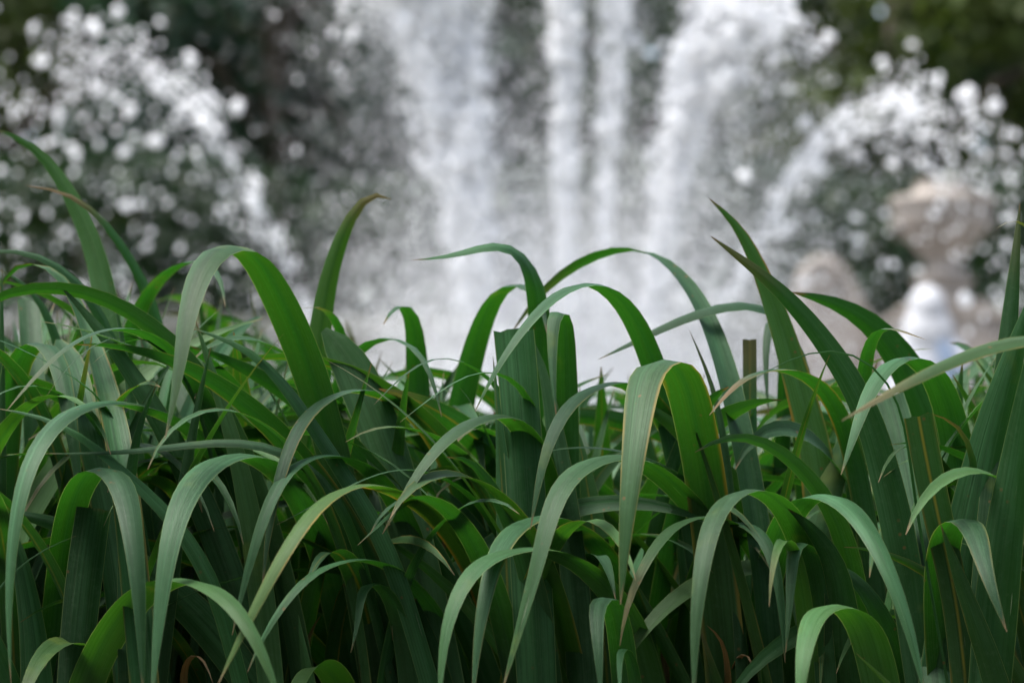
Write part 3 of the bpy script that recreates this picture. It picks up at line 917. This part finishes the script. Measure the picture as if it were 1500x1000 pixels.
L([(465,900),(488,600),(510,522),(545,496),(580,492),(610,508),(632,545),(647,610)], 30, 2.26, 2.12)
L([(810,880),(772,650),(735,570),(700,538),(650,521),(615,530),(580,558),(548,592)], 18, 2.16, 2.02)
L([(840,900),(802,650),(760,560),(725,543),(690,546),(650,567),(615,595),(586,618)], 17, 2.14, 1.98)
L([(840,1060),(818,790),(787,662),(752,611),(716,608),(681,622),(646,650),(613,690),(585,737),(560,782)], 48, 2.16, 1.94, hue=.15, lab='iris plant with pale green leaf leaning against tall dark blade')
L([(810,1050),(772,825),(736,742),(700,682),(672,660),(654,669)], 44, 2.1, 2.04, 'f', roll=-20)
L([(575,1130),(545,920),(513,765),(487,655),(461,562),(435,490),(405,425),(376,376),(345,355),(318,362),(296,390),(279,440),(266,510),(256,580),(242,642)], 64, 2.12, 1.84, hue=.12, dry=.1, lab='iris plant with the great arching leaf folding over into a long pale hanging tip')
L([(660,1080),(615,840),(578,695),(546,602),(516,537),(492,497),(474,483)], 64, 2.10, 2.15, 'f', up=(5, 12), blunt=2, hue=.1, lab='iris plant with broad round-topped upright blade next to the great arching leaf')
L([(460,950),(462,600),(472,455),(491,372),(515,312),(540,278),(558,269),(573,292)], 44, 2.28, 2.24, 'f', hue=.45, dry=.35, lab='iris plant with lone bright green leaf standing tall and curling brown at its tip')
L([(525,850),(513,570),(502,492),(485,456),(462,447),(438,453)], 26, 2.32, 2.15, dry=.3)
# --- left
L([(180,900),(166,560),(152,425),(136,360),(110,300),(75,240),(35,202),(-12,188)], 46, 2.3, 2.38, 'f', hue=.2, roll=-15, lab='iris plant with the tallest arching leaf in front of the lower water arc')
L([(255,800),(233,480),(210,412),(184,368),(150,320),(118,290),(80,275),(38,272)], 24, 2.38, 2.3, 'f', dry=.45, roll=25)
L([(215,1050),(182,710),(159,582),(138,510),(115,450),(90,405),(60,383),(30,383),(8,396),(-4,430)], 42, 1.97, 2.18, yel=.5, ap=.6, lab='iris plant with pale leaf curling over and back, thin orange edges')
L([(235,950),(195,620),(162,492),(130,431),(95,395),(50,369),(0,364),(-45,372)], 28, 2.32, 2.2, 'f', roll=30)
L([(135,950),(112,630),(90,520),(65,450),(35,410),(-5,393)], 28, 2.32, 2.28, 'f', roll=20)
L([(120,950),(160,620),(185,502),(215,432),(250,393),(285,380),(310,386),(326,415),(330,450)], 34, 2.38, 2.2, lab='iris plant with soft dark leaf arching behind the great pale tip')
L([(430,1040),(378,790),(332,652),(287,562),(240,503),(200,482),(160,481),(116,495),(76,525),(43,560),(10,601)], 44, 2.14, 1.9, dry=.2, lab='iris plant with slim pale leaf arching low to a curled dry tip')
L([(335,850),(302,630),(260,532),(205,489),(160,492),(120,512),(90,545),(68,580)], 10, 2.1, 1.98)
L([(230,880),(178,630),(140,572),(90,541),(40,515),(0,497),(-45,488)], 22, 2.1, 1.95, roll=-30)
L([(-10,1000),(8,640),(24,535),(44,501),(65,497),(86,530),(99,590),(112,680),(122,770)], 44, 2.2, 2.04, yel=.15, lab='iris plant with wide blue-grey leaf folded over beside the soft dark arches')
L([(195,1080),(168,810),(142,682),(119,590),(101,525),(86,497)], 46, 2.04, 2.2, yel=.3, blunt=2)
L([(365,1050),(305,840),(240,746),(180,691),(130,646),(90,622),(50,606),(-5,598)], 28, 2.02, 1.96, 'f', roll=30, lab='iris plant with dark narrow blade cutting diagonally across its neighbours')
L([(570,980),(495,730),(420,662),(340,646),(250,655),(160,664),(64,664)], 19, 2.08, 1.96, 'f', roll=30)
L([(192,1080),(186,830),(191,702),(204,622),(231,559)], 32, 2.0, 2.02, 'f', roll=15)
L([(405,1080),(372,790),(346,662),(319,572),(286,468)], 38, 2.06, 2.08, 'f', hue=.15)
L([(630,1000),(563,795),(502,692),(450,612),(400,543),(350,503),(300,487),(276,479)], 32, 2.06, 2.02, 'f', roll=25)
L([(430,1150),(392,870),(351,702),(311,602),(270,532),(235,482)], 60, 2.16, 2.2, 'f', roll=-15)
L([(100,1150),(112,960),(126,825),(138,742)], 52, 2.0, 2.03, 'f', blunt=True, roll=10, lab='iris plant with dark stub of a leaf ending in a frayed brown edge')
L([(-30,900),(15,842),(60,806),(112,784)], 6, 1.98, 1.98, 'f')
L([(0,1050),(2,640),(3,390)], 18, 2.1, 2.15, 'f')
L([(62,1000),(50,580),(42,438)], 34, 2.24, 2.34, blunt=True)
L([(60,1080),(45,900),(20,790),(-20,720)], 50, 2.04, 2.05, 'f', roll=10)
L([(30,1130),(20,900),(30,760),(60,660)], 46, 2.2, 2.24, 'f')
L([(330,1100),(318,900),(320,720),(340,640)], 42, 2.14, 2.18, 'f')
# dry, withered leaves low down
L([(275,1080),(268,990),(280,958),(300,965),(312,1000)], 16, 2.1, 2.02, dry=1.0, crumple=.15)
L([(1068,1100),(1066,990),(1060,940),(1045,920),(1035,915)], 18, 2.14, 2.06, 'f', dry=1.0, crumple=.2)
L([(1075,1100),(1072,1000),(1085,955),(1100,960),(1104,985)], 16, 2.14, 2.06, dry=1.0, crumple=.2)
L([(975,1000),(968,860),(970,760),(975,730)], 14, 2.2, 2.2, 'f', dry=1.0, crumple=.2)
L([(455,1080),(452,980),(447,940),(470,900)], 22, 2.14, 2.12, 'f', dry=.9, yel=1.0, crumple=.1)
L([(640,900),(655,740),(652,690)], 12, 2.3, 2.3, 'f', dry=1.0, crumple=.2)

# --- sort the traced leaves into plants rooted in the soil
plants = []      # [x, y, leaves]
for k, lf in enumerate(LEAVES):
    P = lf['P']
    t = (P[1] - P[0]).normalized()
    lean = Vector((t.x, t.y, 0)) / max(0.35, t.z)
    gx = P[0].x - max(-.10, min(.10, lean.x * P[0].z * .35))
    gy = P[0].y - max(-.06, min(.06, lean.y * P[0].z * .35))
    lf['g'] = Vector((gx, gy, 0))
    best = None
    for pl in plants:
        dd = math.hypot(pl[0] - gx, (pl[1] - gy) * 0.7)
        if dd < 0.05 and len(pl[2]) < 5 and (best is None or dd < best[0]): best = (dd, pl)
    if best:
        best[1][2].append(lf)
    else:
        plants.append([gx, gy, [lf]])

GROUP = 'iris plants massed in the bed'
LEAF_ID = [0]


def add_leaf(root, X, lf, side):
    LEAF_ID[0] += 1
    V, F, UV = leaf_mesh(X, lf['w'], side, lf['mode'], lf['roll'], lf['blunt'], lf['channel'], LEAF_ID[0], lf['twist'], lf['crumple'], lf.get('up'), lf.get('upv', .6))
    o = mesh_obj('leaf', V, F, M_LEAF, root, True, UV)
    o.color = lf['col']
    return o


def add_rhizome(root, x, y, r):
    V, F = tube([Vector((x - .05, y + .02, -.012)), Vector((x - .02, y, .006)), Vector((x + .02, y - .01, .008)), Vector((x + .06, y - .02, -.012))], [.012, .02, .018, .008], 8)
    mesh_obj('rhizome', V, F, M_BARK, root)


n_un = 0
for gx, gy, lfs in plants:
    labs = [l['lab'] for l in lfs if l['lab']]
    if labs:
        lab, grp = labs[0], GROUP
    else:
        lab, grp = 'iris plant with narrow leaves threaded between the broader arching ones', 'slender iris plants between the big ones'
    root = tag(empty('iris_plant', (gx, gy, 0)), lab, 'iris plant', grp)
    add_rhizome(root, gx, gy, .02)
    for k, lf in enumerate(lfs):
        P = lf['P']
        base = Vector((gx + (k - (len(lfs) - 1) / 2) * 0.022, gy + random.uniform(-.012, .012), 0.004))
        t = (P[1] - P[0]).normalized()
        if t.z < 0.3: t = Vector((t.x, t.y, .6)).normalized()
        h = P[0].z
        B = []
        for s in (0, .25, .5, .75):
            h00, h10, h01, h11 = 2*s**3 - 3*s**2 + 1, s**3 - 2*s**2 + s, -2*s**3 + 3*s**2, s**3 - s**2
            B.append(base * h00 + Vector((0, 0, h)) * h10 + P[0] * h01 + t * h * h11)
        X, ln = catmull(B + P, NROW + (14 if len(P) > 8 else 0))
        d = P[-1] - P[0]; d.z = 0
        if d.length < 1e-3: d = Vector((0, 1, 0))
        d.normalize()
        side = Vector((d.y, -d.x, 0))
        if side.x < 0: side = -side
        side = side.lerp(Vector((1, 0, 0)), 0.25).normalized()
        add_leaf(root, X, lf, side)

# --- plants filling the bed behind and between, grown from a rule
SIL = [(0, 420), (150, 425), (300, 440), (420, 455), (520, 510), (600, 530), (700, 545), (800, 560), (900, 560), (1000, 575), (1120, 570), (1200, 550), (1300, 545), (1400, 520), (1500, 500)]
sx, sy = [a for a, b in SIL], [b for a, b in SIL]


def grow(base, az, length, lean0, bend, p, n=NROW):
    X = [np.array(base)]
    h = np.array([math.sin(az), math.cos(az), 0])
    ds = length / (n - 1)
    for i in range(n - 1):
        s = i / (n - 1)
        th = lean0 + bend * s ** p
        X.append(X[-1] + ds * (h * math.sin(th) + np.array([0, 0, math.cos(th)])))
    return np.array(X)


fr = random.Random(5)
spots = []
tries = 0
while len(spots) < 140 and tries < 6000:
    tries += 1
    y = 2.10 + 1.3 * fr.random() ** 1.9
    x = fr.uniform(-.27, .27) * y * 1.08
    if all(math.hypot(x - a, y - b) > .052 for a, b in spots) and all(math.hypot(x - p[0], y - p[1]) > .045 for p in plants):
        spots.append((x, y))
for x, y in spots:
    far = y > 2.55
    root = tag(empty('iris_plant', (x, y, 0)),
               'small iris plant deep in the bed behind the arching leaves' if far else 'iris plant of plain upright blades standing among the arching leaves',
               'iris plant', 'far iris plants in the bed' if far else 'upright iris plants in the bed')
    add_rhizome(root, x, y, .02)
    fan = fr.uniform(0, math.pi)
    nl = fr.choice((6, 7, 7, 8)) if far else fr.choice((8, 9, 10))
    na = 0 if far else fr.choice((1, 2, 2, 3))
    for k in range(nl + na):
        q = (k - (nl - 1) / 2) / ((nl - 1) / 2)
        base = (x + q * .035 * math.sin(fan), y + q * .035 * math.cos(fan), .004)
        az = (fan if q > 0 else fan + math.pi) + fr.uniform(-.9, .9)
        length = fr.uniform(.78, 1.08)
        lean0, bend, pw = R(3 + 9 * abs(q)), R(fr.choice((12, 40, 80, 120, 145, 165)) * fr.uniform(.7, 1.1)), fr.choice((1.7, 2.2, 2.8, 3.6, 5.0))
        arch = k >= nl
        ymin = 1.86 if arch else 2.0
        if arch:
            q = fr.uniform(-1, 1)
            base = (x + q * .03, y + fr.uniform(-.02, .02), .004)
            az = math.pi + fr.uniform(-.95, .95)
            length, lean0, bend, pw = fr.uniform(.72, 1.0), R(fr.uniform(-6, 6)), R(fr.uniform(130, 172)), fr.choice((2.6, 3.4, 4.5, 6.5))
        for _ in range(30):
            X = grow(base, az, length, lean0, bend, pw)
            bad = False
            for p in X[::4]:
                a, b = project(p)
                if b < np.interp(a, sx, sy) + (fr.uniform(30, 220) if arch else fr.uniform(-25, 60)): bad = True
                if p[1] < ymin: bad = True
            if not bad: break
            length *= .95
            if X[:, 1].min() < ymin and not arch: az = az + fr.uniform(.4, 1.2)
        thin = nl > k >= nl - (2 if far else 4)
        if k == 0 and not far:
            X = grow(base, az, fr.uniform(.5, .62), R(4), R(15), 2)
        lf = dict(w=fr.uniform(.023, .038) * (1.25 if k == 0 else fr.uniform(.55, .9) if arch else fr.uniform(.32, .8) if thin else 1), mode='b', col=(fr.choice((0, 0, 0, 0, .4)), (1.0 if thin and fr.random() < 0 else fr.choice((0, 0, 0, 0, 0, .25))), fr.choice((0, 0, .1, .3)), 1.0 - fr.choice((0, 0, 0, 0, .7))),
                  roll=fr.uniform(-15, 15) if arch else fr.uniform(-35, 35), blunt=False, channel=.16, twist=fr.uniform(-15, 15) if arch else fr.uniform(-40, 40), crumple=0)
        side = Vector((math.cos(az), -math.sin(az), 0))
        if abs(side.x) < .5 and not arch: lf['roll'] += 40
        add_leaf(root, X, lf, side)
print('leaves', LEAF_ID[0], 'hero plants', len(plants), 'fill plants', len(spots))
